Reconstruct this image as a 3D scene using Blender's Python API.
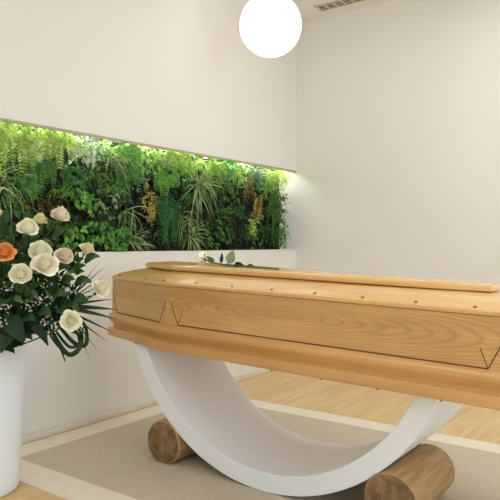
import bpy, bmesh, math, random
from mathutils import Vector, Matrix, Euler
random.seed(7)
R = random.Random(11)
sc = bpy.context.scene
for o in list(bpy.data.objects): bpy.data.objects.remove(o)
COL = sc.collection
PI = math.pi

# ------------------------------------------------------------------ camera
CAM = Vector((2.751, -4.418, 1.0)); TH = math.asin(0.59)
cd = bpy.data.cameras.new('camera'); cam = bpy.data.objects.new('camera', cd); COL.objects.link(cam)
cam.location = CAM; cam.rotation_euler = (PI/2, 0, TH)
cd.sensor_width = 36; cd.lens = 36*620/500; cd.shift_y = -6/500; cd.clip_start = 0.05
sc.camera = cam
# ------------------------------------------------------------------ world, lights, exposure
w = bpy.data.worlds.new('world'); sc.world = w; w.use_nodes = True
w.node_tree.nodes['Background'].inputs[0].default_value = (0.9, 0.95, 1.0, 1)
w.node_tree.nodes['Background'].inputs[1].default_value = 0.3
def area(name, loc, rot, sx, sy, power, col):
    l = bpy.data.lights.new(name, 'AREA'); l.shape = 'RECTANGLE'; l.size = sx; l.size_y = sy
    l.energy = power; l.color = col
    o = bpy.data.objects.new(name, l); COL.objects.link(o); o.location = loc; o.rotation_euler = rot
    return o
# daylight through the window behind the camera, and the rows of ceiling downlights
area('window_daylight', (3.2, -6.95, 1.5), (PI/2, 0, PI), 3.5, 1.9, 190, (0.80, 0.91, 1.0))
area('added_side_fill', (5.55, -3.6, 0.95), (PI/2, 0, PI/2), 3.6, 1.3, 32, (0.82, 0.92, 1.0))  # fill added to brighten the low left wall, no side window known
for k, (lx, ly) in enumerate(((2.3, -1.5), (4.0, -3.0), (2.6, -4.9))):
    area('ceiling_downlight', (lx, ly, 2.82), (0, 0, 0), 1.5, 1.5, 12, (0.88, 0.94, 1.0))
sc.view_settings.view_transform = 'Standard'; sc.view_settings.look = 'None'
sc.view_settings.gamma = 1.0; sc.view_settings.use_curve_mapping = False
sc.view_settings.exposure = 0.7
sc.cycles.max_bounces = 10; sc.cycles.diffuse_bounces = 6

# ------------------------------------------------------------------ helpers
CR = Vector((0.8075, 0.59, 0)); CF = Vector((-0.59, 0.8075, 0))
def at(px, py, d):
    return CAM + CR*((px-250)/620*d) + CF*d + Vector((0, 0, -(py-244)/620*d))
def at_z(px, py, z):
    d = (1.0-z)*620/(py-244); return at(px, py, d)
def on_wall(px, py, x=0.0):
    dr = CR*((px-250)/620)+CF; d = (x-CAM.x)/dr.x
    return at(px, py, d)

class MB:
    def __init__(s): s.v = []; s.f = []; s.m = []
    def add(s, vs, fs, mi=0):
        b = len(s.v); s.v += [tuple(v) for v in vs]
        for f in fs: s.f.append(tuple(b+i for i in f)); s.m.append(mi)
    def box(s, lo, hi, mi=0):
        x0, y0, z0 = lo; x1, y1, z1 = hi
        s.add([(x0,y0,z0),(x1,y0,z0),(x1,y1,z0),(x0,y1,z0),(x0,y0,z1),(x1,y0,z1),(x1,y1,z1),(x0,y1,z1)],
              [(0,3,2,1),(4,5,6,7),(0,1,5,4),(1,2,6,5),(2,3,7,6),(3,0,4,7)], mi)
    def loft(s, rings, cap0=True, cap1=True, mi=0):
        n = len(rings[0]); vs = [v for r in rings for v in r]; fs = []
        for i in range(len(rings)-1):
            for j in range(n):
                k = (j+1) % n; fs.append((i*n+j, i*n+k, (i+1)*n+k, (i+1)*n+j))
        if cap0: fs.append(tuple(range(n-1, -1, -1)))
        if cap1: fs.append(tuple((len(rings)-1)*n+j for j in range(n)))
        s.add(vs, fs, mi)
    def tube(s, pts, rad, n=8, mi=0, taper=None):
        rings = []; up = Vector((0, 0, 1))
        pts = [Vector(p) for p in pts]
        for i, p in enumerate(pts):
            d = (pts[min(i+1, len(pts)-1)]-pts[max(i-1, 0)]).normalized()
            a = d.cross(up)
            if a.length < 1e-3: a = d.cross(Vector((1, 0, 0)))
            a.normalize(); b = d.cross(a)
            r = rad if taper is None else rad+(taper-rad)*i/(len(pts)-1)
            rings.append([p+a*(r*math.cos(2*PI*k/n))+b*(r*math.sin(2*PI*k/n)) for k in range(n)])
        s.loft(rings, mi=mi)
    def lathe(s, prof, n=48, c=(0, 0, 0), cap0=True, cap1=True, mi=0):
        rings = [[(c[0]+r*math.cos(2*PI*k/n), c[1]+r*math.sin(2*PI*k/n), c[2]+z) for k in range(n)] for r, z in prof]
        s.loft(rings, cap0, cap1, mi)
    def build(s, name, mats, parent=None, smooth=False, bevel=0, segs=2, angle=40):
        me = bpy.data.meshes.new(name); me.from_pydata(s.v, [], s.f); 
        if not isinstance(mats, (list, tuple)): mats = [mats]
        for m in mats: me.materials.append(m)
        me.polygons.foreach_set('material_index', s.m)
        bm = bmesh.new(); bm.from_mesh(me); bmesh.ops.recalc_face_normals(bm, faces=bm.faces); bm.to_mesh(me); bm.free()
        if smooth:
            me.polygons.foreach_set('use_smooth', [True]*len(me.polygons))
            if smooth == 'auto': me.set_sharp_from_angle(angle=math.radians(angle))
        me.update()
        o = bpy.data.objects.new(name, me); COL.objects.link(o)
        if parent: o.parent = parent
        if bevel:
            b = o.modifiers.new('bevel', 'BEVEL'); b.width = bevel; b.segments = segs; b.limit_method = 'ANGLE'; b.angle_limit = math.radians(35)
        return o
def tag(o, label, cat, group=None):
    o['label'] = label; o['category'] = cat
    if group: o['group'] = group
    return o
def thing(name, label, cat, loc=(0, 0, 0), rot=(0, 0, 0), group=None):
    o = bpy.data.objects.new(name, None); COL.objects.link(o); o.location = loc; o.rotation_euler = rot
    o.empty_display_size = 0.05
    return tag(o, label, cat, group)
def struct(o): o['kind'] = 'structure'; return o

# ------------------------------------------------------------------ materials
def srgb(r, g, b):
    f = lambda c: (c/255/12.92 if c <= 10 else ((c/255+0.055)/1.055)**2.4)
    return (f(r), f(g), f(b), 1)
def mat(name, col, rough=0.6, spec=0.5, metal=0.0):
    m = bpy.data.materials.new(name); m.use_nodes = True
    b = m.node_tree.nodes['Principled BSDF']
    b.inputs['Base Color'].default_value = col; b.inputs['Roughness'].default_value = rough
    b.inputs['Metallic'].default_value = metal; b.inputs['Specular IOR Level'].default_value = spec
    return m
class NT:
    def __init__(s, m): s.t = m.node_tree; s.b = s.t.nodes['Principled BSDF']
    def n(s, kind, **kw):
        o = s.t.nodes.new(kind)
        for k, v in kw.items():
            if k.startswith('i_'): o.inputs[k[2:].replace('_', ' ')].default_value = v
            else: setattr(o, k, v)
        return o
    def l(s, a, b): s.t.links.new(a, b)
    def ramp(s, stops):
        r = s.n('ShaderNodeValToRGB'); e = r.color_ramp.elements
        while len(e) < len(stops): e.new(0.5)
        for k, (p, c) in enumerate(stops): e[k].position = p; e[k].color = c
        return r
def plaster(name, col):
    m = mat(name, col, 0.55, 0.3); t = NT(m)
    tc = t.n('ShaderNodeTexCoord'); no = t.n('ShaderNodeTexNoise', i_Scale=60.0, i_Detail=4.0)
    bu = t.n('ShaderNodeBump', i_Strength=0.04, i_Distance=0.01)
    t.l(tc.outputs['Object'], no.inputs['Vector']); t.l(no.outputs['Fac'], bu.inputs['Height']); t.l(bu.outputs['Normal'], t.b.inputs['Normal'])
    return m
def noisy(name, c1, c2, scale, rough, bump=0.0, stretch=(1, 1, 1), spec=0.3):
    m = mat(name, c1, rough, spec); t = NT(m)
    tc = t.n('ShaderNodeTexCoord'); mp = t.n('ShaderNodeMapping'); mp.inputs['Scale'].default_value = stretch
    no = t.n('ShaderNodeTexNoise', i_Scale=scale, i_Detail=5.0)
    r = t.ramp([(0.3, c1), (0.7, c2)])
    t.l(tc.outputs['Object'], mp.inputs[0]); t.l(mp.outputs[0], no.inputs['Vector']); t.l(no.outputs['Fac'], r.inputs[0]); t.l(r.outputs[0], t.b.inputs['Base Color'])
    if bump:
        bu = t.n('ShaderNodeBump', i_Strength=bump, i_Distance=0.005); t.l(no.outputs['Fac'], bu.inputs['Height']); t.l(bu.outputs['Normal'], t.b.inputs['Normal'])
    return m
def oak(name, light, dark, rough=0.32, cathedral=True, centre=(0, 0, 0), freq=34, amt=0.55, squash=0.13):
    m = mat(name, light, rough, 0.45); t = NT(m)
    tc = t.n('ShaderNodeTexCoord')
    # fine straight pores along local x
    mp = t.n('ShaderNodeMapping'); mp.inputs['Scale'].default_value = (5, 90, 90)
    no = t.n('ShaderNodeTexNoise', i_Scale=1.0, i_Detail=6.0, i_Roughness=0.65)
    t.l(tc.outputs['Object'], mp.inputs[0]); t.l(mp.outputs[0], no.inputs['Vector'])
    # slow colour drift between boards
    mp2 = t.n('ShaderNodeMapping'); mp2.inputs['Scale'].default_value = (1.3, 9, 9)
    n2 = t.n('ShaderNodeTexNoise', i_Scale=1.0, i_Detail=3.0)
    t.l(tc.outputs['Object'], mp2.inputs[0]); t.l(mp2.outputs[0], n2.inputs['Vector'])
    r1 = t.ramp([(0.25, dark), (0.62, light)])
    mx = t.n('ShaderNodeMath', operation='MULTIPLY'); mx.inputs[1].default_value = 0.5
    ad = t.n('ShaderNodeMath', operation='MULTIPLY_ADD'); ad.inputs[1].default_value = 0.5
    t.l(no.outputs['Fac'], mx.inputs[0]); t.l(n2.outputs['Fac'], ad.inputs[0]); t.l(mx.outputs[0], ad.inputs[2])
    t.l(ad.outputs[0], r1.inputs[0])
    col = r1.outputs[0]
    if cathedral:
        mp3 = t.n('ShaderNodeMapping'); mp3.inputs['Scale'].default_value = (squash, 0.4, 1); mp3.inputs['Location'].default_value = (-centre[0]*squash, 0, -centre[2])
        wv = t.n('ShaderNodeTexWave', wave_type='RINGS', rings_direction='SPHERICAL', i_Scale=freq/2.0)
        wv.inputs['Distortion'].default_value = 2.6; wv.inputs['Detail'].default_value = 2.0; wv.inputs['Detail Scale'].default_value = 0.55
        t.l(tc.outputs['Object'], mp3.inputs[0]); t.l(mp3.outputs[0], wv.inputs['Vector'])
        r2 = t.ramp([(0.0, (1, 1, 1, 1)), (0.12, (.7, .7, .7, 1)), (0.4, (0, 0, 0, 1))])
        t.l(wv.outputs['Fac'], r2.inputs[0])
        mu = t.n('ShaderNodeMath', operation='MULTIPLY'); mu.inputs[1].default_value = amt; t.l(r2.outputs[0], mu.inputs[0])
        mix = t.n('ShaderNodeMix', data_type='RGBA'); t.l(mu.outputs[0], mix.inputs[0]); t.l(col, mix.inputs[6]); mix.inputs[7].default_value = dark
        col = mix.outputs[2]
    t.l(col, t.b.inputs['Base Color'])
    t.b.inputs['Coat Weight'].default_value = 0.35 if rough < 0.25 else 0.0; t.b.inputs['Coat Roughness'].default_value = 0.2
    bu = t.n('ShaderNodeBump', i_Strength=0.05, i_Distance=0.002); t.l(no.outputs['Fac'], bu.inputs['Height']); t.l(bu.outputs['Normal'], t.b.inputs['Normal'])
    return m
def leafmat(name, c1, c2, c3=None, rough=0.36, trans=0.25):
    m = mat(name, c1, rough, 0.35); t = NT(m)
    g = t.n('ShaderNodeNewGeometry')
    r = t.ramp([(0.0, c1), (0.6, c2), (1.0, c3 or c2)])
    t.l(g.outputs['Random Per Island'], r.inputs[0]); t.l(r.outputs[0], t.b.inputs['Base Color'])
    tr = t.n('ShaderNodeBsdfTranslucent'); ms = t.n('ShaderNodeMixShader'); ms.inputs[0].default_value = trans
    t.l(r.outputs[0], tr.inputs[0]); t.l(t.b.outputs[0], ms.inputs[1]); t.l(tr.outputs[0], ms.inputs[2])
    t.l(ms.outputs[0], t.t.nodes['Material Output'].inputs[0])
    return m
def emit(name, col, s):
    m = bpy.data.materials.new(name); m.use_nodes = True; t = m.node_tree
    t.nodes.remove(t.nodes['Principled BSDF'])
    e = t.nodes.new('ShaderNodeEmission'); e.inputs[0].default_value = col; e.inputs[1].default_value = s
    t.links.new(e.outputs[0], t.nodes['Material Output'].inputs[0]); return m

M_wall = plaster('warm_white_plaster', srgb(231, 230, 227))
M_ceil = plaster('ceiling_paint', srgb(234, 232, 226))
M_base = mat('skirting_paint', srgb(226, 220, 208), 0.4)
M_white = mat('satin_white', srgb(238, 242, 248), 0.38, 0.4)
M_vase = mat('vase_white', srgb(226, 232, 240), 0.3, 0.4)
M_trimlip = mat('niche_lip', srgb(176, 170, 146), 0.5)
M_dark = mat('dark_rubber', srgb(48, 38, 30), 0.7)
M_groove = mat('groove_shade', srgb(112, 76, 40), 0.6)
M_screw = mat('bronze_screw', srgb(150, 112, 62), 0.35, 0.5, 0.6)
M_vent = mat('vent_dark', srgb(58, 50, 42), 0.7)
M_ventframe = mat('vent_frame', srgb(206, 200, 184), 0.5)
OAK_L, OAK_D = srgb(214, 168, 106), srgb(188, 140, 82)
M_oak_line = oak('oak_moulding', OAK_L, OAK_D, 0.3, False)
M_oak_lid = oak('oak_lid', srgb(228, 186, 122), srgb(208, 164, 102), 0.22, False)
M_oak_board = oak('oak_board', srgb(220, 178, 116), srgb(172, 128, 76), 0.42, True, (-0.12, 0, 0.012), 76, 0.42, 0.10)
M_log_side = noisy('log_side', srgb(156, 122, 82), srgb(192, 156, 110), 9, 0.6, 0.1, (7, 0.5, 7))
def endgrain():
    m = mat('log_end', srgb(140, 110, 80), 0.75, 0.2); t = NT(m)
    tc = t.n('ShaderNodeTexCoord'); mp = t.n('ShaderNodeMapping'); mp.inputs['Scale'].default_value = (1, 0.0, 1)
    wv = t.n('ShaderNodeTexWave', wave_type='RINGS', rings_direction='SPHERICAL', i_Scale=26.0); wv.inputs['Distortion'].default_value = 2.0
    no = t.n('ShaderNodeTexNoise', i_Scale=22.0, i_Detail=5.0)
    t.l(tc.outputs['Object'], mp.inputs[0]); t.l(mp.outputs[0], wv.inputs['Vector']); t.l(tc.outputs['Object'], no.inputs['Vector'])
    a = t.n('ShaderNodeMath', operation='MULTIPLY_ADD'); a.inputs[1].default_value = 0.1; t.l(wv.outputs['Fac'], a.inputs[0]); t.l(no.outputs['Fac'], a.inputs[2])
    r = t.ramp([(0.34, srgb(104, 78, 52)), (0.74, srgb(162, 132, 94))]); t.l(a.outputs[0], r.inputs[0]); t.l(r.outputs[0], t.b.inputs['Base Color'])
    return m
M_log_end = endgrain()
M_rug = noisy('rug_pile', srgb(196, 185, 164), srgb(205, 194, 174), 45, 0.95, 0.0, (1, 1, 1), 0.1)
M_rugb = noisy('rug_border_weave', srgb(230, 221, 201), srgb(236, 228, 211), 30, 0.9, 0.0, (1, 1, 1), 0.1)
def planks():
    m = mat('oak_planks', srgb(214, 182, 134), 0.42, 0.4); t = NT(m)
    tc = t.n('ShaderNodeTexCoord'); mp = t.n('ShaderNodeMapping'); mp.inputs['Rotation'].default_value = (0, 0, PI/2)
    br = t.n('ShaderNodeTexBrick', offset=0.37, i_Scale=1.0); br.inputs['Brick Width'].default_value = 1.3; br.inputs['Row Height'].default_value = 0.16
    br.inputs['Mortar Size'].default_value = 0.0012; br.inputs['Mortar Smooth'].default_value = 0.3
    br.inputs['Color1'].default_value = srgb(228, 200, 150); br.inputs['Color2'].default_value = srgb(218, 188, 136); br.inputs['Mortar'].default_value = srgb(160, 128, 86)
    t.l(tc.outputs['Object'], mp.inputs[0]); t.l(mp.outputs[0], br.inputs['Vector'])
    m2 = t.n('ShaderNodeMapping'); m2.inputs['Scale'].default_value = (22, 1.6, 1); no = t.n('ShaderNodeTexNoise', i_Scale=1.5, i_Detail=5.0)
    t.l(tc.outputs['Object'], m2.inputs[0]); t.l(m2.outputs[0], no.inputs['Vector'])
    r = t.ramp([(0.3, srgb(214, 190, 160)), (0.65, (1, 1, 1, 1))]); t.l(no.outputs['Fac'], r.inputs[0])
    mx = t.n('ShaderNodeMix', data_type='RGBA', blend_type='MULTIPLY'); mx.inputs[0].default_value = 0.5
    t.l(br.outputs['Color'], mx.inputs[6]); t.l(r.outputs[0], mx.inputs[7]); t.l(mx.outputs[2], t.b.inputs['Base Color'])
    return m
M_floor = planks()

# ------------------------------------------------------------------ the room
X1, Y1, H = 5.6, -7.0, 2.84
SILL, TOP, ND, NY = 0.955, 1.612, 0.115, -3.5      # plant niche
b = MB(); b.box((-0.3, Y1-0.2, -0.1), (X1+0.2, 0.2, 0)); struct(b.build('floor', M_floor))
b = MB(); b.box((-0.3, Y1-0.2, H), (X1+0.2, 0.2, H+0.1)); struct(b.build('ceiling', M_ceil))
b = MB()
b.box((-0.3, Y1, 0), (0, 0, SILL)); b.box((-0.3, Y1, TOP), (0, 0, H)); b.box((-0.3, Y1, SILL), (0, NY, TOP)); b.box((-0.3, NY, SILL), (-ND, 0, TOP))
struct(b.build('wall_left', M_wall))
b = MB(); b.box((-0.3, 0, 0), (X1+0.2, 0.2, H)); struct(b.build('wall_back', M_wall))
b = MB(); b.box((X1, Y1, 0), (X1+0.2, -5.45, H)); b.box((X1, -1.75, 0), (X1+0.2, 0, H)); b.box((X1, -5.45, 0), (X1+0.2, -1.75, 0.3)); b.box((X1, -5.45, 2.4), (X1+0.2, -1.75, H)); struct(b.build('wall_right', M_wall))
b = MB(); b.box((-0.3, Y1-0.2, 0), (1.4, Y1, H)); b.box((5.0, Y1-0.2, 0), (X1+0.2, Y1, H)); b.box((1.4, Y1-0.2, 0), (5.0, Y1, 0.6)); b.box((1.4, Y1-0.2, 2.6), (5.0, Y1, H))
struct(b.build('wall_front', M_wall))
b = MB(); b.box((0, Y1, 0), (0.012, -0.012, 0.042)); struct(b.build('baseboard_left', M_base, bevel=0.004))
b = MB(); b.box((0, -0.012, 0), (X1, 0, 0.042)); struct(b.build('baseboard_back', M_base, bevel=0.004))
b = MB(); b.box((-0.012, NY, TOP-0.016), (0.0, 0, TOP+0.001)); struct(b.build('trim_1', M_trimlip))

# rug
rug = thing('rug', 'greige rug with a wide cream border lying under the arched stand', 'rug', (0.03, -2.885, 0))
b = MB(); b.box((0.15, 0.155, 0), (3.05, 1.54, 0.006)); b.build('rug_field', M_rug, rug)
b = MB(); b.box((0, 0, 0), (3.2, 0.155, 0.0065)); b.box((0, 1.54, 0), (3.2, 1.675, 0.0065)); b.box((0, 0.155, 0), (0.15, 1.54, 0.0065)); b.box((3.05, 0.155, 0), (3.2, 1.54, 0.0065))
o = b.build('rug_border', M_rugb, rug); o['label'] = 'cream woven border'
RZ = 0.006

# ------------------------------------------------------------------ bier: arched stand, two logs
SX, SZ, RO, RI, SYF, SYB, TILT = 1.320, 0.782+RZ, 0.782, 0.706, -2.377, -1.893, 0.027
CX, CY, CZ = 1.31, -2.127, 0.518                   # coffin base centre
under = lambda x: CZ-(x-CX)*math.tan(TILT)
PAD = 0.006
stand = thing('bier_stand', 'white semicircular arch stand cradling the coffin over two logs', 'stand', (SX, (SYF+SYB)/2, RZ))
b = MB(); rings = []
def arc_pt(r, a): return SX+r*math.sin(a), SZ-r*math.cos(a)
def cut(r, sgn):                                     # angle at which radius r meets the coffin's underside
    lo, hi = 0.6, 1.6
    for _ in range(50):
        m_ = (lo+hi)/2; x, z = arc_pt(r, sgn*m_)
        if z < under(x)-PAD: lo = m_
        else: hi = m_
    return sgn*lo
NA = 64
ao0, ao1, ai0, ai1 = cut(RO, -1), cut(RO, 1), cut(RI, -1), cut(RI, 1)
for k in range(NA+1):
    t = k/NA; xo, zo = arc_pt(RO, ao0+(ao1-ao0)*t); xi, zi = arc_pt(RI, ai0+(ai1-ai0)*t)
    rings.append([(xo-SX, SYF-(SYF+SYB)/2, zo-RZ), (xi-SX, SYF-(SYF+SYB)/2, zi-RZ), (xi-SX, SYB-(SYF+SYB)/2, zi-RZ), (xo-SX, SYB-(SYF+SYB)/2, zo-RZ)])
b.loft(rings); b.build('arch', M_white, stand, smooth='auto', bevel=0.003)
for sgn, a_o, a_i in ((-1, ao0, ai0), (1, ao1, ai1)):
    xo = arc_pt(RO, a_o)[0]; xi = arc_pt(RI, a_i)[0]; x0, x1 = min(xo, xi), max(xo, xi)
    b = MB(); ym = (SYF+SYB)/2
    vs = []
    for y in (SYF+0.004, SYB-0.004):
        for x in (x0-0.004, x1+0.004):
            vs += [(x-SX, y-ym, under(x)-PAD-RZ), (x-SX, y-ym, under(x)-0.0005-RZ)]
    b.add(vs, [(0, 2, 3, 1), (4, 5, 7, 6), (0, 1, 5, 4), (2, 6, 7, 3), (1, 3, 7, 5), (0, 4, 6, 2)])
    o = b.build('pad', M_dark, stand); o['label'] = 'thin dark pad'

def log(cx, r, y0, y1, label, seed):
    rr = random.Random(seed); n = 48; ph = [rr.random()*6.28 for _ in range(4)]
    L = y1-y0; ym = (y0+y1)/2
    def ring(y, s=1.0):
        return [((r*s*(1+0.012*math.sin(2*a+ph[0]+y*2)+0.008*math.sin(3*a+ph[1])+0.005*math.sin(7*a+ph[2]+3*y)))*math.cos(a), y, (r*s*(1+0.012*math.sin(2*a+ph[0]+y*2)+0.008*math.sin(3*a+ph[1])))*math.sin(a)) for a in [2*PI*k/n for k in range(n)]]
    b = MB()
    ys = [-L/2+0.005+(L-0.01)*i/10 for i in range(11)]
    b.loft([ring(-L/2+0.001, 0.955), ring(ys[0])]+[ring(y) for y in ys[1:-1]]+[ring(ys[-1]), ring(L/2-0.001, 0.955)], False, False, 0)
    b.loft([ring(-L/2+0.001, 0.955), ring(-L/2, 0.9)], False, True, 1); b.loft([ring(L/2-0.001, 0.955), ring(L/2, 0.9)], False, True, 1)
    o = b.build('log', [M_log_side, M_log_end], smooth='auto')
    zmin = min(v.co.z for v in o.data.vertices)
    o.location = (cx, ym, RZ-zmin)
    return tag(o, label, 'log')
log(1.320-0.545, 0.098, -2.385, -1.96, 'smooth brown log under the arch at the end nearer the vase', 3)
log(1.320+0.549, 0.098, -2.385, -1.985, 'smooth brown log propping the arch end farther from the vase', 8)

# ------------------------------------------------------------------ coffin
coffin = thing('coffin', 'light oak coffin with moulded plinth resting on the white arched stand', 'coffin', (CX, CY, CZ), (0, TILT, 0))
BW = 0.303
OUT = [(-0.96, -0.185), (-0.475, -BW), (1.0, -BW), (1.12, -0.2), (1.12, 0.2), (1.0, BW), (-0.475, BW), (-0.96, 0.185)]
def offset(poly, d):
    n = len(poly); out = []
    for i in range(n):
        p0, p1, p2 = Vector(poly[i-1]), Vector(poly[i]), Vector(poly[(i+1) % n])
        e1 = (p1-p0).normalized(); e2 = (p2-p1).normalized()
        n1 = Vector((e1.y, -e1.x)); n2 = Vector((e2.y, -e2.x))
        k = (n1+n2); k = k/(k.dot(n1)); out.append((p1.x+k.x*d, p1.y+k.y*d))
    return out
def rings_of(poly, prof): return [[(x, y, h) for x, y in offset(poly, d)] for h, d in prof]
b = MB(); b.loft(rings_of(OUT, [(0, .013), (.003, .016), (.036, .016), (.040, .014), (.042, .008), (.044, -.004), (.048, -.008), (.056, -.006), (.064, -.001), (.072, .006), (.078, .011), (.082, .0135), (.088, .0145), (.095, .0135), (.103, .012), (.110, .006), (.115, .000), (.117, -.012)]))
b.build('plinth', M_oak_line, coffin, smooth='auto', angle=32)
# the boards of the body, each with its own grain direction
inner = offset(OUT, -0.022)
names = {1: 'side_panel', 5: 'side_panel'}
h0, h1 = .115, .282
for i in range(8):
    p, q = OUT[i], OUT[(i+1) % 8]; pi_, qi = inner[i], inner[(i+1) % 8]
    mid = ((p[0]+q[0])/2, (p[1]+q[1])/2); ang = math.atan2(q[1]-p[1], q[0]-p[0])
    nm = 'side_panel' if i in (1, 5) else ('end_panel' if i in (3, 7) else 'shoulder_panel')
    ca, sa = math.cos(-ang), math.sin(-ang)
    loc = lambda v, h: ((v[0]-mid[0])*ca-(v[1]-mid[1])*sa, (v[0]-mid[0])*sa+(v[1]-mid[1])*ca, h-(h0+h1)/2)
    b = MB(); b.loft([[loc(p, h0), loc(q, h0), loc(qi, h0), loc(pi_, h0)], [loc(p, h1), loc(q, h1), loc(qi, h1), loc(pi_, h1)]])
    o = b.build(nm, M_oak_board, coffin); o.location = (mid[0], mid[1], (h0+h1)/2); o.rotation_euler = (0, 0, ang)
    # routed decoration, its shade painted as dark bars: bottom line, V at ends
    L = math.hypot(q[0]-p[0], q[1]-p[1]); aL, aR = (L/2-.072, L/2-.100) if i == 1 else ((L/2-.100, L/2-.072) if i == 5 else (L/2-.05, L/2-.05)); g = MB(); zb = 0.119-(h0+h1)/2
    def bar(x0, z0, x1, z1, w=0.0026):
        d = Vector((x1-x0, 0, z1-z0)); n_ = Vector((-d.z, 0, d.x)).normalized()*w
        P = [Vector((x0, 0, z0)), Vector((x1, 0, z1))]
        vs = []
        for y in (0.002, -0.0007):
            vs += [(P[0]+n_+Vector((0, y, 0))), (P[0]-n_+Vector((0, y, 0))), (P[1]-n_+Vector((0, y, 0))), (P[1]+n_+Vector((0, y, 0)))]
        g.add(vs, [(0, 1, 2, 3), (7, 6, 5, 4), (0, 4, 5, 1), (1, 5, 6, 2), (2, 6, 7, 3), (3, 7, 4, 0)])
    bar(-aL, zb, aR, zb)
    for s in (-1, 1):
        a = aL if s < 0 else aR
        bar(s*a, zb, s*(a+0.045), zb+0.095, 0.0020)
        if i in (1, 5): bar(s*a, zb, s*(a-0.026), zb+0.062, 0.0016)
    gg = g.build('panel_groove', M_groove, o); gg['label'] = 'dark line with V ends, painted shade of a routed groove'
# lid
LIDIN = [(-0.795, -0.09), (-0.55, -0.152), (0.70, -0.060), (0.822, -0.036), (0.822, 0.036), (0.70, 0.060), (-0.55, 0.152), (-0.795, 0.09)]
b = MB()
rr = rings_of(OUT, [(.2835, -.012), (.2835, .000), (.286, .003), (.294, .003), (.299, .000), (.3005, -.006)])
for ins, hh in ((-.025, .3085), (-.055, .3185), (-.085, .3265)): rr.append([(x, y, hh-.002*x) for x, y in offset(OUT, ins)])
rr.append([(x, y, .339-.0055*x) for x, y in LIDIN])
b.loft(rr); lid = b.build('lid', M_oak_lid, coffin, smooth='auto', angle=25)
b = MB(); b.loft([[(x, y, h-.002-.0055*x) for x, y, h in r] for r in rings_of(LIDIN, [(.339, .0), (.341, .006), (.343, .014), (.346, .017), (.356, .017), (.364, .012), (.368, .004), (.369, -.008)])])
b.build('raised_top', M_oak_lid, lid, smooth='auto', angle=25)
# screws round the lid edge
def screw(x, y, h):
    g = MB(); g.lathe([(.0075, 0), (.0075, .003), (.0055, .006), (.002, .0075)], 14); 
    o = g.build('lid_screw', M_screw, lid, smooth=True); o.location = (x, y, h); return o
xs = [-0.515+0.195*k for k in range(8)]
sc0 = screw(xs[0], -BW+0.022, .3025)
spots = [(x, -BW+0.022) for x in xs[1:]]+[(x, BW-0.022) for x in xs]+[(-0.66, -.246), (-0.66, .246), (-0.9, -.19), (-0.9, .19)]
for x, y in spots:
    o = sc0.copy(); COL.objects.link(o); o.parent = lid; o.location = (x, y, .3025 if abs(y) > .27 else .302)
# small studs under the plinth edge
st0 = None
for k in range(5):
    if st0 is None:
        g = MB(); g.lathe([(.003, 0), (.004, .004), (.004, .007)], 10); st0 = g.build('base_stud', M_screw, coffin, smooth=True); o = st0
    else:
        o = st0.copy(); COL.objects.link(o); o.parent = coffin
    o.location = (0.32+0.22*(k-1), -BW-0.012, -0.0045)

# ------------------------------------------------------------------ leaves
UP = Vector((0, 0, 1))
def blade(mb, p, d, L, W, droop=0.6, n=5, fold=0.25, shape=0.6, nrm=None, mi=0):
    p = Vector(p); d = Vector(d).normalized(); nrm = Vector(nrm) if nrm else UP
    vs = []; fs = []
    for i in range(n+1):
        t = i/n; wd = W*math.sin(PI*min(1, max(0.02, t**shape*0.98+0.01)))*0.5
        if i == n: wd = W*0.03
        s = d.cross(nrm)
        if s.length < 1e-3: s = d.cross(Vector((0.3, 1, 0)))
        s.normalize(); u = s.cross(d).normalized()
        vs += [p+s*wd+u*(wd*fold), p.copy(), p-s*wd+u*(wd*fold)]
        if i < n:
            p = p+d*(L/n); d = (d+Vector((0, 0, -droop/n))).normalized()
    for i in range(n):
        a = 3*i; fs += [(a, a+3, a+4, a+1), (a+1, a+4, a+5, a+2)]
    mb.add(vs, fs, mi)
def frond(mb, p, d, L, W, droop, n=12, nrm=None, mi=0, pw=0.2):
    p = Vector(p); d = Vector(d).normalized(); nrm = Vector(nrm) if nrm else UP
    pts = [p.copy()]
    for i in range(n):
        p = p+d*(L/n); d = (d+Vector((0, 0, -droop/n))).normalized(); pts.append(p.copy())
        s = d.cross(nrm); s = s.normalized() if s.length > 1e-3 else Vector((0, 1, 0))
        t = (i+1)/n; ln = W*(0.35+0.65*math.sin(PI*min(1, 0.15+t*0.8)))*0.5
        for sg in (-1, 1):
            blade(mb, p, s*sg+d*0.45, ln, ln*pw*1.6+0.003, 0.4, 2, 0.2, 0.7, nrm, mi)
    mb.tube(pts, 0.0015, 4, mi, 0.0006)
rv = lambda a, b_: R.uniform(a, b_)

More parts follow.
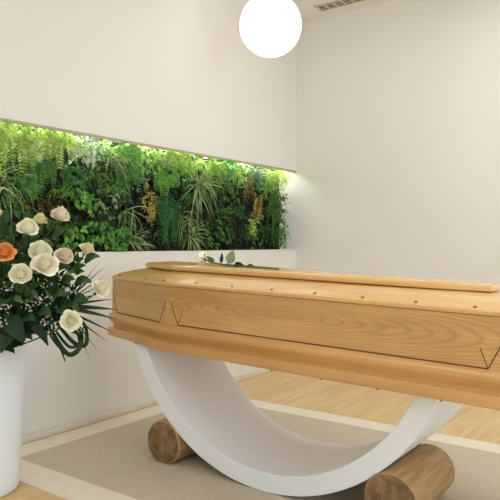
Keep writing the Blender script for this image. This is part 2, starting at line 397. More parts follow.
# living wall -------------------------------------------------------
G = {
 'lime': leafmat('lime_lit_leaf', srgb(122, 164, 56), srgb(164, 198, 86), srgb(216, 228, 156), 0.5, 0.35),  # tones lightened to hold the strip light's glow on top leaves
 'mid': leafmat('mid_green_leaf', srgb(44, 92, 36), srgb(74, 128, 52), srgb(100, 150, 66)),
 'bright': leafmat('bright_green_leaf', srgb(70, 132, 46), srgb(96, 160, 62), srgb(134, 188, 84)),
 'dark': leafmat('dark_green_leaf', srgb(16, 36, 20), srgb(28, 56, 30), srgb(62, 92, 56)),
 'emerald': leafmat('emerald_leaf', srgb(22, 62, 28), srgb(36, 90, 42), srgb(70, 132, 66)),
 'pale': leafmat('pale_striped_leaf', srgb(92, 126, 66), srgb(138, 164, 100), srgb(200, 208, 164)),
 'white': leafmat('whitish_leaf', srgb(150, 176, 140), srgb(200, 212, 190), srgb(226, 232, 220)),
 'grey': leafmat('grey_green_leaf', srgb(92, 122, 96), srgb(124, 150, 118), srgb(150, 170, 134)),
 'olive': leafmat('olive_leaf', srgb(82, 82, 36), srgb(118, 104, 44), srgb(142, 124, 60)),
 'amber': leafmat('amber_flower', srgb(168, 146, 56), srgb(200, 180, 84), srgb(220, 206, 120)),
 'rust': leafmat('rust_flower', srgb(96, 68, 36), srgb(128, 98, 52), srgb(168, 136, 74)),
}
M_felt = noisy('planting_felt', srgb(18, 24, 16), srgb(34, 40, 26), 40, 0.95, 0.2)
wallg = thing('plant_wall', 'lush green plant wall filling the long niche above the vase', 'plant wall', (-ND, (NY-0.004)/2, SILL))
WL = Vector(wallg.location)
b = MB(); b.box((0.0, NY-WL.y+0.006, 0.0005), (0.02, 0-WL.y-0.11, TOP-SILL-0.003)); b.build('planting_panel', M_felt, wallg)
def clampv(mb):
    out = []
    for (x, y, z) in mb.v:
        zt = TOP-0.012
        if z > zt: z = zt-0.02*(1-math.exp(-(z-zt)*8))
        if z < SILL+0.004: z = SILL+0.004+0.02*(1-math.exp((z-SILL-0.004)*10))
        if x > 0.0: x = 0.03*(1-math.exp(-x*18))
        x = max(x, -ND+0.004)
        if y > -0.125: y = -0.125+0.025*(1-math.exp(-(y+0.125)*20))
        y = max(y, NY+0.01)
        out.append((x-WL.x, y-WL.y, z-WL.z))
    mb.v = out
def plant(kind, px, py, size, colour, dens=1.0, flow=None, name=None, label=None, wpt=None, dx=0.0):
    c = wpt if wpt is not None else on_wall(px, py, -0.05)
    c = Vector((-0.085+dx, c.y, c.z)); mb = MB()
    def outdir(spread=1.0):
        a = rv(0, 2*PI); k = rv(0.35, 1.0)*spread
        return Vector((rv(0.35, 0.8), math.cos(a)*k, math.sin(a)*k))
    if kind == 'fern':
        for _ in range(int(13*dens)):
            d = outdir(); d.z = abs(d.z)*0.5+rv(-0.5, 0.4)
            frond(mb, c+Vector((rv(0, .04), rv(-.3, .3)*size, rv(-.1, .3)*size)), d, size*rv(.7, 1.15), size*0.42, rv(1.4, 3.2), 11, Vector((1, 0, 0.4)))
    elif kind == 'hang':
        for _ in range(int(16*dens)):
            d = Vector((rv(.3, .8), rv(-.45, .45), rv(-.2, .5)))
            frond(mb, c+Vector((rv(0, .05), rv(-.4, .4)*size, rv(0, .45)*size)), d, size*rv(.7, 1.2), size*0.30, rv(3, 6), 13, Vector((1, 0, 0.1)))
    elif kind == 'spider':
        for _ in range(int(44*dens)):
            d = outdir()
            if flow: d += Vector((0, flow[0], flow[1]))*rv(.4, 1.2)
            blade(mb, c+Vector((rv(0, .03), rv(-.05, .05), rv(-.03, .03))), d, size*rv(.6, 1.15), rv(.006, .011), rv(.3, 1.7), 7, .35, .55, Vector((1, 0, .5)))
    elif kind == 'grass':
        for _ in range(int(46*dens)):
            d = Vector((rv(.2, .8), rv(-.7, .7), rv(-.1, 1)))
            if flow: d += Vector((0, flow[0], flow[1]))*rv(.4, 1.2)
            blade(mb, c+Vector((rv(0, .03), rv(-.3, .3)*size, rv(-.2, .1)*size)), d, size*rv(.6, 1.2), rv(.004, .007), rv(1, 3.5), 6, .3, .5, Vector((1, 0, .3)))
    elif kind == 'broad':
        for _ in range(int(62*dens)):
            q = c+Vector((rv(.0, .07), rv(-.5, .5)*size, rv(-.5, .5)*size)); d = outdir(); d.x = rv(.1, .6); d.z -= .2
            L = rv(.024, .046); blade(mb, q, d, L, L*rv(.6, .85), .8, 4, .25, .62, Vector((1, rv(-.4, .4), rv(0, .6))))
    elif kind == 'small':
        for _ in range(int(110*dens)):
            a = rv(0, 2*PI); k = math.sqrt(rv(0, 1))*.55*size
            q = c+Vector((rv(.01, .07), math.cos(a)*k, math.sin(a)*k)); d = outdir(); L = rv(.016, .030)
            blade(mb, q, d, L, L*.62, .4, 2, .2, .7, Vector((1, rv(-.6, .6), rv(-.2, .8))))
    elif kind == 'ivy':
        for _ in range(int(44*dens)):
            q = c+Vector((rv(.0, .07), rv(-.5, .5)*size, rv(-.5, .5)*size)); d = outdir(); d.x = rv(.1, .5); d.z -= .5
            L = rv(.030, .052)
            for k in (-0.8, 0, .8):
                s = Vector((0, k, -0.1)); blade(mb, q, d+s, L*(1 if k == 0 else .72), L*.36, .7, 3, .2, .6, Vector((1, rv(-.3, .3), .3)))
    elif kind == 'spike':
        for _ in range(int(10*dens)):
            p0 = c+Vector((rv(.02, .06), rv(-.3, .3)*size*.95, rv(-.6, .25)*size)); ht = size*rv(.4, .7)
            lean = rv(-.2, .2)
            for _k in range(26):
                t = rv(0, 1); q = p0+Vector((rv(-.012, .014), lean*t*ht+rv(-.02, .02)*(1.3-t), t*ht*.8))
                d = Vector((rv(.2, 1), rv(-1, 1), rv(-.2, 1))); blade(mb, q, d, rv(.010, .018), .008, .2, 2, .2, .7, Vector((1, 0, 0)))
    clampv(mb)
    o = mb.build(name or kind, G[colour], wallg)
    if label: o['label'] = label
    return o
# dark filler first, a loose grid over the whole panel
fills = 0
yy = -0.12
row = 0
while yy > NY+0.1:
    for zz in (1.03, 1.18, 1.33, 1.47):
        kd = R.choice(['ivy', 'broad', 'small', 'broad', 'ivy'])
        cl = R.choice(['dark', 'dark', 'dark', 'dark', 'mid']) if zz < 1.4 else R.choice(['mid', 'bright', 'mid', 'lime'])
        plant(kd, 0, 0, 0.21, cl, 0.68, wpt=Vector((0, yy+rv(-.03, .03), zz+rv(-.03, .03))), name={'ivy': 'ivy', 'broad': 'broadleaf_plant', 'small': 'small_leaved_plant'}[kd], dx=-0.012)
    yy -= 0.185
P = plant
# top row, light greens painted in for leaves lit by the strip
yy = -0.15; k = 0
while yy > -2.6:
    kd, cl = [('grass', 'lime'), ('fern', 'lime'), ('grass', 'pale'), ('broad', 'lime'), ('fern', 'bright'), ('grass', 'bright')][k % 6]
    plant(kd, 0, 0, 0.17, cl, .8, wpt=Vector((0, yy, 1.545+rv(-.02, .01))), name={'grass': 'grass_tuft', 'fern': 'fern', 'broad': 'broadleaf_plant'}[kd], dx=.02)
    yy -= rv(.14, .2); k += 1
for (px, py, s) in ((-18, 130, .22), (3, 136, .22), (20, 136, .2), (38, 141, .22), (56, 143, .2)): P('hang', px, py, s, R.choice(['lime', 'bright', 'lime']), .55, name='hanging_fern', label='bright lime fern', dx=.02)
P('broad', 26, 150, .09, 'white', .5, name='variegated_plant', label='white-leaved', dx=.04)
P('small', 84, 142, .22, 'white', 1.6, name='variegated_plant', label='whitish green', dx=.05)
P('broad', 80, 148, .17, 'white', .9, name='variegated_plant', label='whitish green', dx=.05)
P('small', 102, 152, .12, 'lime', .9, name='small_leaved_plant', label='lime green', dx=.03)
P('spider', 112, 158, .2, 'pale', .9, (.6, .1), name='spider_plant', label='cream striped', dx=.04)
P('grass', 134, 152, .15, 'pale', .8, name='grass_tuft', label='pale green')
P('grass', 155, 156, .17, 'pale', 1.0, name='grass_tuft', label='pale green', dx=.02)
P('fern', 172, 158, .17, 'lime', .9, name='fern', label='lime green', dx=.02)
P('broad', 190, 162, .18, 'lime', .9, name='broadleaf_plant', label='lime green', dx=.03)
P('fern', 208, 166, .17, 'lime', .9, name='fern', label='lime green', dx=.02)
P('grass', 224, 168, .16, 'bright', .9, name='grass_tuft', dx=.02)
P('spider', 250, 180, .16, 'grey', 1.2, (0, .8), name='fan_plant', label='grey green', dx=.03)
P('small', 248, 176, .14, 'grey', .8, name='small_leaved_plant', label='grey green', dx=.03)
P('grass', 272, 180, .17, 'lime', .9, (-.2, .4), name='grass_tuft')
# middle
P('spider', -2, 182, .22, 'pale', .9, name='spider_plant', label='striped')
P('hang', 18, 168, .2, 'mid', .8, name='hanging_fern'); P('hang', 40, 172, .18, 'mid', .8, name='hanging_fern')
P('ivy', 70, 178, .12, 'emerald', .6, name='ivy', label='emerald green', dx=.03)
P('broad', 80, 200, .13, 'bright', .7, name='broadleaf_plant', label='bright green', dx=.04)
P('ivy', 104, 200, .17, 'grey', .5, name='ivy', label='grey green', dx=.02)
P('fern', 125, 176, .17, 'mid', .8, name='fern')
P('grass', 126, 208, .22, 'pale', .35, (-.1, -.8), name='grass_tuft', dx=.02)
P('small', 136, 182, .13, 'grey', .6, name='small_leaved_plant', label='grey green', dx=.02)
P('spike', 146, 206, .22, 'amber', 1.6, name='flower_spike', label='golden yellow', dx=.05)
P('fern', 162, 178, .15, 'bright', 1.0, name='fern', label='bright green', dx=.04)
P('spider', 194, 186, .3, 'pale', 1.4, (-.1, .1), name='spider_plant', label='striped, largest', dx=.04)
P('ivy', 214, 200, .17, 'dark', 1, name='ivy'); P('broad', 228, 190, .14, 'mid', .8, name='broadleaf_plant')
P('spike', 243, 192, .2, 'rust', 1.2, name='flower_spike', label='rusty brown', dx=.05)
P('spike', 252, 212, .24, 'amber', 1.1, name='flower_spike', label='amber', dx=.05); P('spike', 250, 204, .18, 'rust', .9, name='flower_spike', label='rusty brown', dx=.05)
P('spider', 268, 196, .25, 'mid', 1.2, (.1, .2), name='spider_plant', dx=.03)
P('ivy', 236, 210, .1, 'emerald', .6, name='ivy', label='emerald green', dx=.03)
P('ivy', 248, 226, .11, 'lime', .7, name='ivy', label='yellow green', dx=.04)
# bottom
P('grass', 8, 205, .25, 'mid', .8, (.2, .2), name='grass_tuft', dx=.02)
P('spike', 30, 212, .2, 'rust', .6, name='flower_spike', label='brown', dx=.03); P('spike', 47, 214, .2, 'olive', .8, name='flower_spike', label='olive yellow', dx=.03)
P('small', 52, 226, .16, 'olive', .6, name='small_leaved_plant', label='olive')
P('broad', 70, 238, .12, 'bright', .7, name='broadleaf_plant', label='bright green', dx=.04)
P('broad', 96, 230, .15, 'bright', .8, name='broadleaf_plant', label='bright green', dx=.03)
P('broad', 112, 240, .14, 'bright', .8, name='broadleaf_plant', label='bright green', dx=.04)
P('spider', 132, 240, .16, 'pale', .6, (.3, 0), name='spider_plant', label='striped', dx=.02)
P('hang', 160, 214, .26, 'emerald', 1.0, name='hanging_fern', label='emerald green', dx=.03)
P('grass', 180, 218, .26, 'pale', .6, (0, -.5), name='grass_tuft', label='pale striped', dx=.04); P('spider', 188, 236, .2, 'pale', .7, (.2, .1), name='spider_plant', label='striped', dx=.03)
P('ivy', 206, 232, .2, 'mid', .8, name='ivy'); P('broad', 224, 234, .16, 'mid', .8, name='broadleaf_plant')
P('grass', 270, 212, .26, 'mid', 1.3, (.1, -.3), name='grass_tuft', dx=.03); P('grass', 264, 228, .2, 'emerald', 1.0, (.1, -.6), name='grass_tuft', dx=.03); P('grass', 275, 230, .22, 'mid', 1.2, (.1, -.5), name='grass_tuft', dx=.03); P('grass', 262, 186, .22, 'bright', .7, (.3, .2), name='grass_tuft', dx=.04)
for (px, py, s_, cl) in ((12, 186, .2, 'bright'), (52, 168, .18, 'mid'), (62, 196, .16, 'bright'), (90, 176, .2, 'mid'), (112, 190, .2, 'bright'), (118, 226, .18, 'mid'), (146, 166, .2, 'bright'), (176, 172, .2, 'bright'), (182, 200, .2, 'mid'), (206, 182, .2, 'bright'), (220, 214, .18, 'mid'), (232, 176, .18, 'lime'), (242, 236, .16, 'mid'), (152, 236, .16, 'mid'), (98, 214, .16, 'dark'), (200, 214, .2, 'dark'), (236, 228, .2, 'dark')):
    P('grass', px, py, s_, cl, .55, (rv(-.3, .3), rv(-.5, .5)), name='grass_tuft', dx=.035)
# light strip hidden behind the lip of the niche
b = MB(); b.box((-0.034, NY+0.02, TOP-0.008), (-0.018, -0.10, TOP-0.0005)); o = b.build('led_strip', emit('led_white', (1.0, 0.98, 0.9, 1), 38))
tag(o, 'thin white light strip tucked under the top edge of the plant niche', 'light strip')

# ------------------------------------------------------------------ pendant globe
M_globe = emit('globe_glow', (1.0, 0.95, 0.88, 1), 1.7)
M_globe_fill = emit('globe_fill_glow', (1.0, 0.95, 0.88, 1), 7.0)
def pendant(gp, label, glow):
    pend = thing('pendant_lamp', label, 'lamp', gp)
    b = MB(); n = 32; b.lathe([(0.195*math.sin(PI*k/n), -0.195*math.cos(PI*k/n)) for k in range(1, n)], 48)
    b.build('globe_shade', glow, pend, smooth=True)
    b = MB(); b.lathe([(0.045, 0.185), (0.045, 0.215), (0.03, 0.225), (0.006, 0.23)], 24); b.build('shade_cap', M_white, pend, smooth='auto')
    b = MB(); b.tube([(0, 0, 0.22), (0, 0, H-gp.z-0.02)], 0.003, 8); b.build('cord', M_white, pend)
    b = MB(); b.lathe([(0.06, H-gp.z-0.0005), (0.06, H-gp.z-0.02), (0.05, H-gp.z-0.028)], 32); b.build('ceiling_rose', M_white, pend, smooth='auto')
pendant(at(270.5, 25.5, 3.9), 'glowing white glass globe lamp hanging near the plant wall corner', M_globe)
pendant(Vector((2.6, -1.3, 2.374)), 'added unseen globe lamp past the coffin foot, brightening the back wall', M_globe_fill)  # added out of view to lift the upper back wall and ceiling

# ------------------------------------------------------------------ ceiling vent
vent = thing('ceiling_vent', 'slotted dark air vent set in the ceiling beside the back wall', 'vent', (0.33, -0.207, H))
VL, VW = 1.6, 0.115
b = MB(); b.box((0.006, -VW/2+.006, -0.003), (VL-.006, VW/2-.006, -0.0005)); b.build('recess', M_vent, vent)
b = MB()
for y in (-VW/2, VW/2-.007): b.box((0, y, -.012), (VL, y+.007, -.0005))
for x in (0, VL-.010): b.box((x, -VW/2, -.012), (x+.010, VW/2, -.0005))
b.build('frame', M_ventframe, vent)
b = MB()
for k in (1, 2): b.box((0.01, -VW/2+VW*k/3-.0025, -.010), (VL-.01, -VW/2+VW*k/3+.0025, -.003))
x = 0.07
while x < VL-.03:
    b.box((x, -VW/2+.01, -.011), (x+.011, VW/2-.01, -.0032)); x += 0.07
b.build('grille', M_ventframe, vent)

# ------------------------------------------------------------------ vase
VX, VY = 0.388, -3.03
vase = thing('floor_vase', 'tall white tapered floor vase holding the rose bouquet', 'vase', (VX, VY, 0))
VH = 0.62
b = MB(); b.lathe([(.125, 0), (.138, .006), (.145, .02), (.1475, .06), (.158, .3), (.170, VH-.004), (.168, VH), (.162, VH), (.158, VH-.02), (.146, .3), (.13, .05), (.12, .03)], 72)
b.build('vase_body', M_vase, vase, smooth='auto', angle=50)
b = MB(); b.lathe([(.148, .44), (.150, .52), (.148, .545), (.12, .555)], 40); b.build('floral_foam', mat('foam_green', srgb(40, 66, 40), 0.95), vase, smooth='auto')
MOUTH = Vector((VX, VY, 0.54))

# ------------------------------------------------------------------ flowers
M_stem = mat('stem_green', srgb(62, 92, 44), 0.5)
M_rose = {
 'cream': leafmat('cream_petal', srgb(252, 249, 224), srgb(253, 250, 232), srgb(254, 252, 240), .6, .12),
 'yellow': leafmat('pale_yellow_petal', srgb(242, 237, 190), srgb(246, 241, 206), srgb(248, 244, 220), .6, .12),
 'blush': leafmat('blush_petal', srgb(244, 232, 212), srgb(246, 237, 221), srgb(248, 242, 230), .6, .12),
 'orange': leafmat('orange_petal', srgb(244, 168, 100), srgb(248, 184, 120), srgb(250, 204, 150), .6, .15)}
M_rleaf = leafmat('rose_leaf', srgb(44, 82, 40), srgb(70, 110, 56), srgb(110, 146, 86), .3, .2)
M_bleaf = leafmat('glossy_dark_leaf', srgb(18, 42, 22), srgb(32, 62, 32), srgb(72, 108, 58), .24, .15)
M_palm = leafmat('palm_blade', srgb(24, 46, 24), srgb(38, 64, 34), srgb(56, 84, 46), .4, .15)
M_stat = leafmat('filler_blossom', srgb(196, 192, 192), srgb(226, 224, 222), srgb(242, 241, 238), .7, .3)

def rot_to(n): return Vector((0, 0, 1)).rotation_difference(Vector(n).normalized())
def bloom_mesh(r, seed, openness=1.0):
    q = random.Random(seed); mb = MB()
    layers = [(3, .20, 1.10, .0), (4, .36, 1.06, .01), (5, .54, .98, .03), (6, .72, .84, .08), (6, .88, .66, .16), (7, .98, .46, .24)]
    for li, (n, rl, hl, fl) in enumerate(layers):
        a0 = q.random()*6.28
        for k in range(n):
            a = a0+2*PI*k/n+q.uniform(-.12, .12); hw = 2*PI/n*0.68; vs = []; fs = []; NU, NV = 6, 6
            tw = q.uniform(-.1, .1); hj = q.uniform(.92, 1.08); fj = fl*openness*q.uniform(.7, 1.4)
            for j in range(NV+1):
                v = j/NV
                for i in range(NU+1):
                    u = i/NU*2-1
                    vv = v*(1-.22*u*u+.04*math.cos(3*u+li))
                    rad = r*rl*(.25+.75*math.sin(min(1.0, vv*1.05)*PI/2))*(1+.10*u*tw*8) + r*fj*vv**3
                    rad *= 1+.06*(k % 2)
                    z = r*1.5*hl*hj*vv - r*fj*.75*vv**4
                    aa = a+u*hw*(.45+.55*math.sin(min(1, vv*1.2)*PI/2))
                    vs.append((rad*math.cos(aa), rad*math.sin(aa), z-r*.35))
            for j in range(NV):
                for i in range(NU): fs.append((j*(NU+1)+i, j*(NU+1)+i+1, (j+1)*(NU+1)+i+1, (j+1)*(NU+1)+i))
            mb.add(vs, fs)
    return mb
def bezier(p0, p1, p2, n=8):
    return [p0*(1-t)**2+p1*(2*t*(1-t))+p2*t*t for t in [i/n for i in range(n+1)]]
def rose(px, py, d, rpx, colour, label, seed, face=None, group='roses in the vase bouquet', bud=False):
    c = at(px, py, d); r = rpx/620*d
    t = thing('rose', label, 'rose', c, group=group)
    n = face if face is not None else ((c-(MOUTH+Vector((0, 0, .1)))).normalized()*0.9-CF*0.55+Vector((0, 0, .38)))
    n = Vector(n).normalized(); qn = rot_to(n)
    mb = bloom_mesh(r*(0.82 if not bud else 0.7), seed, 1.0 if not bud else 0.1)
    mb.v = [tuple(qn@Vector(v)) for v in mb.v]
    mb.build('bloom', M_rose[colour], t, smooth=True)
    s = MB()
    for k in range(5):
        a = 2*PI*k/5; dd = qn@Vector((math.cos(a), math.sin(a), -.35)); blade(s, qn@Vector((0, 0, -r*.36)), dd, r*.75, r*.26, .1, 3, .1, .5, n)
    s.build('sepals', M_rleaf, t)
    p0 = -n*r*.36; p2 = MOUTH+Vector((rv(-.06, .06), rv(-.06, .06), 0))-c; p1 = p0-n*(p2.length*.35)
    s = MB(); pts = bezier(p0, p1, p2); s.tube(pts, .0032, 6); s.build('stem', M_stem, t, smooth=True)
    for k in (2, 3):
        s = MB(); q = pts[k]; a = rv(0, 6.28); blade(s, q, Vector((math.cos(a), math.sin(a), .3))-CF*.3, .065, .036, .8, 5, .25, .62, UP); s.build('leaf', M_rleaf, t, smooth=True)
    return t
D0 = 2.5
rose(60, 216.5, 2.52, 10, 'blush', 'topmost cream rose of the bouquet, open in front of the plant wall', 1)
rose(40, 221, 2.58, 7.5, 'yellow', 'small pale yellow rose tucked between two bigger cream roses at the bouquet top', 2)
rose(27.5, 229, 2.36, 11, 'cream', 'large ruffled cream rose standing just above the orange rose', 3)
rose(40, 252, 2.36, 12, 'cream', 'cream rose half hidden behind the fullest rose at the bouquet centre', 4)
rose(45, 265.5, 2.26, 13, 'cream', 'fullest round ivory rose at the centre of the bouquet', 5)
rose(20.5, 274.5, 2.22, 11.5, 'cream', 'white rose directly below the orange rose, above tiny filler flowers', 6)
rose(64, 257, 2.38, 10, 'blush', 'blush cream rose just beside the fullest central rose, towards the coffin', 7)
rose(87, 250, 2.56, 8, 'yellow', 'pale yellow rose on a long bare stem against the niche sill', 8)
rose(100, 289, 2.46, 9.5, 'cream', 'pale cream rose closest to the coffin end, among thin palm blades', 9)
rose(70.5, 321, 2.24, 11, 'cream', 'lowest white rose, hanging above a looped green leaf', 10)
rose(4, 253, 2.25, 11, 'orange', 'orange rose, the only coloured bloom among the white roses', 11)
rose(-1, 214, 2.5, 6, 'yellow', 'small greenish bud cut by the picture edge above the orange rose', 12, bud=True)

# leafy sprigs: glossy dark leaves packed between the roses
def sprig(tip, n, L, label, group, m=M_bleaf, name='leaf_sprig', base=None, droop=.9, wd=.5):
    base = base if base is not None else MOUTH+Vector((rv(-.08, .08), rv(-.08, .08), .0))
    t = thing(name, label, 'foliage', base, group=group)
    rel = tip-base; mid = rel*.5+Vector((0, 0, .06))
    pts = bezier(Vector((0, 0, 0)), mid, rel, 9)
    s = MB(); s.tube(pts, .003, 5, 0, .0012); s.build('stem', M_stem, t, smooth=True)
    s = MB()
    for k in range(n):
        i = min(9, 3+int(6.9*k/max(1, n-1))); q = pts[i]; dd = (pts[i]-pts[i-1]).normalized()
        side = dd.cross(CF).normalized()*(1 if k % 2 else -1)
        if k == n-1: side = Vector((0, 0, 0))
        ln = L*rv(.8, 1.15)
        blade(s, q, dd*.7+side*rv(.5, 1)-CF*rv(-.2, .5), ln, ln*wd, droop*rv(.5, 1.3), 6, .22, .66, (-CF+UP*.6+side*.2))
    s.build('leaves', m, t, smooth=True)
    return t
GL = 'dark green glossy leaf sprig packed between the roses of the vase bouquet'; GG = 'dark leaf sprigs in the vase bouquet'
for (px, py, d) in ((-30, 300, 2.3), (-8, 318, 2.27), (8, 300, 2.28), (25, 300, 2.26), (38, 312, 2.27), (52, 296, 2.28), (60, 284, 2.34), (30, 285, 2.3), (10, 262, 2.36),
                    (-5, 285, 2.3), (50, 272, 2.42), (33, 242, 2.48), (12, 240, 2.45), (55, 310, 2.3), (70, 300, 2.36), (22, 318, 2.27), (45, 322, 2.3), (68, 272, 2.5), (-15, 245, 2.4), (5, 225, 2.5), (30, 300, 2.42), (10, 310, 2.4), (60, 305, 2.45), (50, 240, 2.6), (-25, 265, 2.35), (40, 282, 2.44), (18, 252, 2.5)):
    sprig(at(px, py, d), 9, .085, GL, GG)
for (px, py, d) in ((14, 242, 2.36), (34, 241, 2.42), (50, 231, 2.5), (76, 274, 2.44), (62, 296, 2.3), (30, 262, 2.34), (8, 268, 2.3), (54, 262, 2.42), (76, 262, 2.5), (18, 292, 2.24), (36, 286, 2.24), (2, 236, 2.4), (66, 306, 2.3), (20, 218, 2.46), (82, 300, 2.46)):
    sprig(at(px, py, d), 11, .045, 'mid green small-leaved sprig filling the gaps between the vase roses', 'small green sprigs in the vase bouquet', M_rleaf, wd=.55)
sprig(at(74, 284, 2.42), 5, .10, 'dark leafy sprig reaching from the bouquet towards the coffin', GG)
sprig(at(84, 262, 2.52), 5, .10, 'broad-leaved sprig under the long-stemmed pale yellow rose', GG)
for k in range(14):
    a = math.radians(150+k*13.5); rr_ = rv(.12, .24); h_ = rv(.1, .42)
    q = MOUTH+Vector((max(-.30, math.cos(a)*rr_), math.sin(a)*rr_, h_))
    sprig(q, 9, .085, GL, GG)
# big hanging leaves at the rim
def big_leaf(px, py, d, tx, ty, td, W, label, droop=.3, mm=M_bleaf):
    p = at(px, py, d); q = at(tx, ty, td); t = thing('broad_leaf', label, 'leaf', p)
    s = MB(); v = q-p; blade(s, Vector((0, 0, 0)), v+Vector((0, 0, .35*v.length*droop)), v.length*1.03, W, droop, 9, .18, .6, -CF+UP*.3)
    s.build('leaf_blade', mm, t, smooth=True)
    s = MB(); s.tube(bezier(Vector((0, 0, 0)), Vector((0, 0, .02)), MOUTH-p), .003, 6); s.build('stem', M_stem, t, smooth=True)
big_leaf(16, 316, 2.3, 1, 352, 2.24, .085, 'large dark leaf drooping over the vase rim at the picture edge')
big_leaf(8, 316, 2.26, 24, 343, 2.24, .07, 'broad green leaf hanging down the middle of the vase rim')
big_leaf(30, 312, 2.3, 48, 345, 2.28, .05, 'pointed dark leaf hanging beside the vase rim below the filler flowers')
big_leaf(-14, 318, 2.26, -12, 350, 2.24, .09, 'large dark leaf over the hidden side of the vase rim')
big_leaf(2, 296, 2.3, -6, 312, 2.26, .06, 'pale green round leaf at the picture edge below the white rose', .3, M_rleaf)
big_leaf(22, 285, 2.3, 30, 296, 2.27, .05, 'mid green round leaf directly under the lower white rose', .3, M_rleaf)
big_leaf(52, 284, 2.3, 53, 302, 2.27, .05, 'mid green oval leaf under the fullest central rose', .3, M_rleaf)
# looped striped leaf under the lowest rose
t = thing('looped_leaf', 'long green leaf bent into loops below the lowest white rose', 'leaf', at(48, 318, 2.36))
o0 = Vector(t.location)
def ribbon(pxs, wd, name='leaf_blade'):
    pts = [at(*p)-o0 for p in pxs]; s = MB(); vs = []; fs = []; n = 4*(len(pts)-1)
    dense = []
    for i in range(len(pts)-1):
        P0 = pts[max(0, i-1)]; P1 = pts[i]; P2 = pts[i+1]; P3 = pts[min(len(pts)-1, i+2)]
        for k in range(5):
            u = k/5; dense.append(.5*((2*P1)+(P2-P0)*u+(2*P0-5*P1+4*P2-P3)*u*u+(3*P1-P0-3*P2+P3)*u**3))
    dense.append(pts[-1]); m_ = len(dense)-1
    for i, p in enumerate(dense):
        d = (dense[min(i+1, m_)]-dense[max(i-1, 0)]).normalized(); sd = d.cross(CF*.9+UP*.2).normalized(); k = wd*(.25+.75*math.sin(PI*min(1, .08+i/m_*.9)))
        vs += [p+sd*k/2-CF*k*.12, p, p-sd*k/2-CF*k*.12]
    for i in range(m_): fs += [(3*i, 3*i+3, 3*i+4, 3*i+1), (3*i+1, 3*i+4, 3*i+5, 3*i+2)]
    s.add(vs, fs); return s.build(name, M_bleaf, t, smooth=True)
ribbon([(48, 318, 2.36), (56, 338, 2.33), (68, 354, 2.31), (78, 350, 2.31), (82, 336, 2.33), (76, 326, 2.36)], .020)
ribbon([(52, 316, 2.38), (64, 332, 2.35), (76, 344, 2.33), (86, 344, 2.33), (86, 328, 2.35), (80, 318, 2.38)], .018)
ribbon([(46, 322, 2.37), (54, 336, 2.36), (62, 352, 2.36), (65, 362, 2.36)], .010)
ribbon([(60, 322, 2.38), (70, 330, 2.36), (78, 334, 2.36), (80, 348, 2.36)], .016)
ribbon([(50, 320, 2.36), (58, 334, 2.34), (70, 347, 2.32), (80, 342, 2.33), (84, 324, 2.36)], .012)
ribbon([(44, 320, 2.37), (50, 334, 2.36), (58, 346, 2.35), (70, 356, 2.33)], .010)
# fan palm leaf whose thin blades reach over the coffin end
t = thing('palm_leaf', 'fan palm leaf with thin spread blades reaching over the coffin end', 'leaf', at(66, 305, 2.5))
o0 = Vector(t.location); root = Vector((0, 0, 0))
for (px, py, wd) in ((104, 268, .008), (106, 276, .006), (110, 291, .009), (113, 300, .012), (118, 310.5, .019), (117, 320, .017), (115, 334, .011), (108, 343, .008), (98, 352, .006), (90, 359, .006), (100, 262, .005), (108, 284, .006)):
    tip = at(px, py, 2.52)-o0; s = MB(); st = at(70+rv(-3, 3), 306+(py-306)*.2, 2.48)-o0
    blade(s, st, tip-st+Vector((0, 0, .01)), (tip-st).length*1.01, wd, .10, 6, .3, .45, -CF+UP*.4); s.build('blade', M_palm, t, smooth=True)
s = MB(); s.tube(bezier(root, Vector((-.05, -.02, -.02)), MOUTH-o0), .003, 6); s.build('stem', M_stem, t, smooth=True)
# long thin stems of grass rising beside the pale yellow rose
for k, (bx, by, tx, ty) in enumerate(((62, 284, 84, 258), (68, 288, 92, 274), (58, 282, 80, 262))):
    p = at(bx, by, 2.46); t = thing('grass_stem', 'thin pale stem slanting up under the long-stemmed yellow rose', 'foliage', p, group='thin stems in the vase bouquet')
    s = MB(); blade(s, Vector((0, 0, 0)), at(tx, ty, 2.46)-p, (at(tx, ty, 2.46)-p).length, .008, .05, 5, .3, .4, -CF); s.build('stem_blade', G['pale'] if k != 1 else M_palm, t, smooth=True)
    s = MB(); s.tube(bezier(Vector((0, 0, 0)), (MOUTH-p)*.5, MOUTH-p), .002, 5); s.build('stem', M_stem, t)
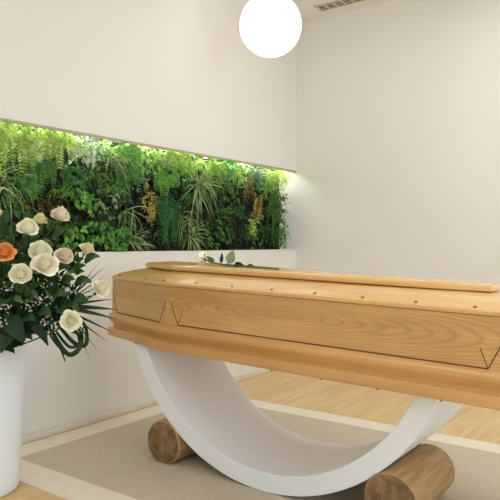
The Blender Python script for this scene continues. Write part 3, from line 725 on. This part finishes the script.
# tiny white filler flowers
for k, (px, py, d) in enumerate(((36, 301, 2.22), (27, 306, 2.22), (44, 300, 2.23), (7, 309, 2.22), (3, 322, 2.22), (45, 321, 2.23), (52, 327, 2.24), (55, 281, 2.28), (63, 292, 2.3), (72, 290, 2.32), (8, 286, 2.25), (44, 283, 2.28), (86, 296, 2.42))):
    c = at(px, py, d); t = thing('filler_flower', 'sprig of tiny white filler blossoms low in the vase bouquet', 'flower', c, group='white filler sprigs in the vase bouquet')
    s = MB()
    for _ in range(11):
        q = Vector((rv(-.024, .024), rv(-.02, .02), rv(-.018, .018)))
        for j in range(4):
            a = rv(0, 6.28); blade(s, q, CR*math.cos(a)+UP*math.sin(a)-CF*.5,   .005, .0046, .1, 2, .2, .7, -CF)
    s.build('blossoms', M_stat, t)
    s = MB(); s.tube(bezier(Vector((0, 0, -.01)), (MOUTH-c)*.5+Vector((0, 0, .03)), MOUTH-c), .0016, 5)
    s.build('stem', M_stem, t)

# ------------------------------------------------------------------ single rose lying on the lid
TOPH = .368
def on_lid(px, py_unused, y):
    # point on the coffin's raised top under picture column px at depth line y
    dr = CR*((px-250)/620)+CF; d = (y-CAM.y)/dr.y; p = CAM+dr*d
    p.z = CZ+TOPH-(p.x-CX)*math.tan(TILT); return p
pb = on_lid(203, 0, -2.12); pe = on_lid(279, 0, -2.17)
t = thing('rose', 'single white rose with leaves lying on top of the coffin lid', 'rose', pb)
ax = (pb-pe).normalized()
mb = bloom_mesh(.031, 77, .5); qn = rot_to(ax+Vector((0, 0, .12))); mb.v = [tuple(qn@Vector(v)+Vector((0, 0, .030))) for v in mb.v]
mb.build('bloom', M_rose['cream'], t, smooth=True)
s = MB(); s.tube([Vector((0, 0, .028))-ax*.01, -ax*.05+Vector((0, 0, .014)), -ax*.14+Vector((0, 0, .007)), pe-pb+Vector((0, 0, .005))], .0035, 8); s.build('stem', M_stem, t, smooth=True)
s = MB()
for k in range(5): blade(s, Vector((0, 0, .028))-ax*.012, qn@Vector((math.cos(k*1.26), math.sin(k*1.26), .3)), .03, .009, .3, 3, .1, .5, UP)
s.build('sepals', M_rleaf, t)
for (px, h, dv, L, W, m_) in ((214, .012, (-.4, -.3, .5), .05, .026, M_rleaf), (221, .012, (.05, .2, 1.6), .052, .018, M_bleaf), (229, .014, (.35, .1, 1.2), .068, .046, None), (226, .008, (.6, -.6, .1), .06, .03, M_bleaf), (234, .008, (.9, -.2, .12), .07, .026, M_bleaf), (247, .006, (.9, -.3, .1), .06, .02, M_rleaf)):
    p = on_lid(px, 0, -2.135)-pb+Vector((0, 0, h)); s = MB()
    blade(s, p, Vector(dv), L, W, .25, 6, .2, .66, -CF+UP*.3)
    o = s.build('leaf', m_ or leafmat('pale_rose_leaf', srgb(126, 156, 104), srgb(140, 168, 118), None, .5, .35), t, smooth=True)
    if m_ is None: o['label'] = 'pale green leaf'
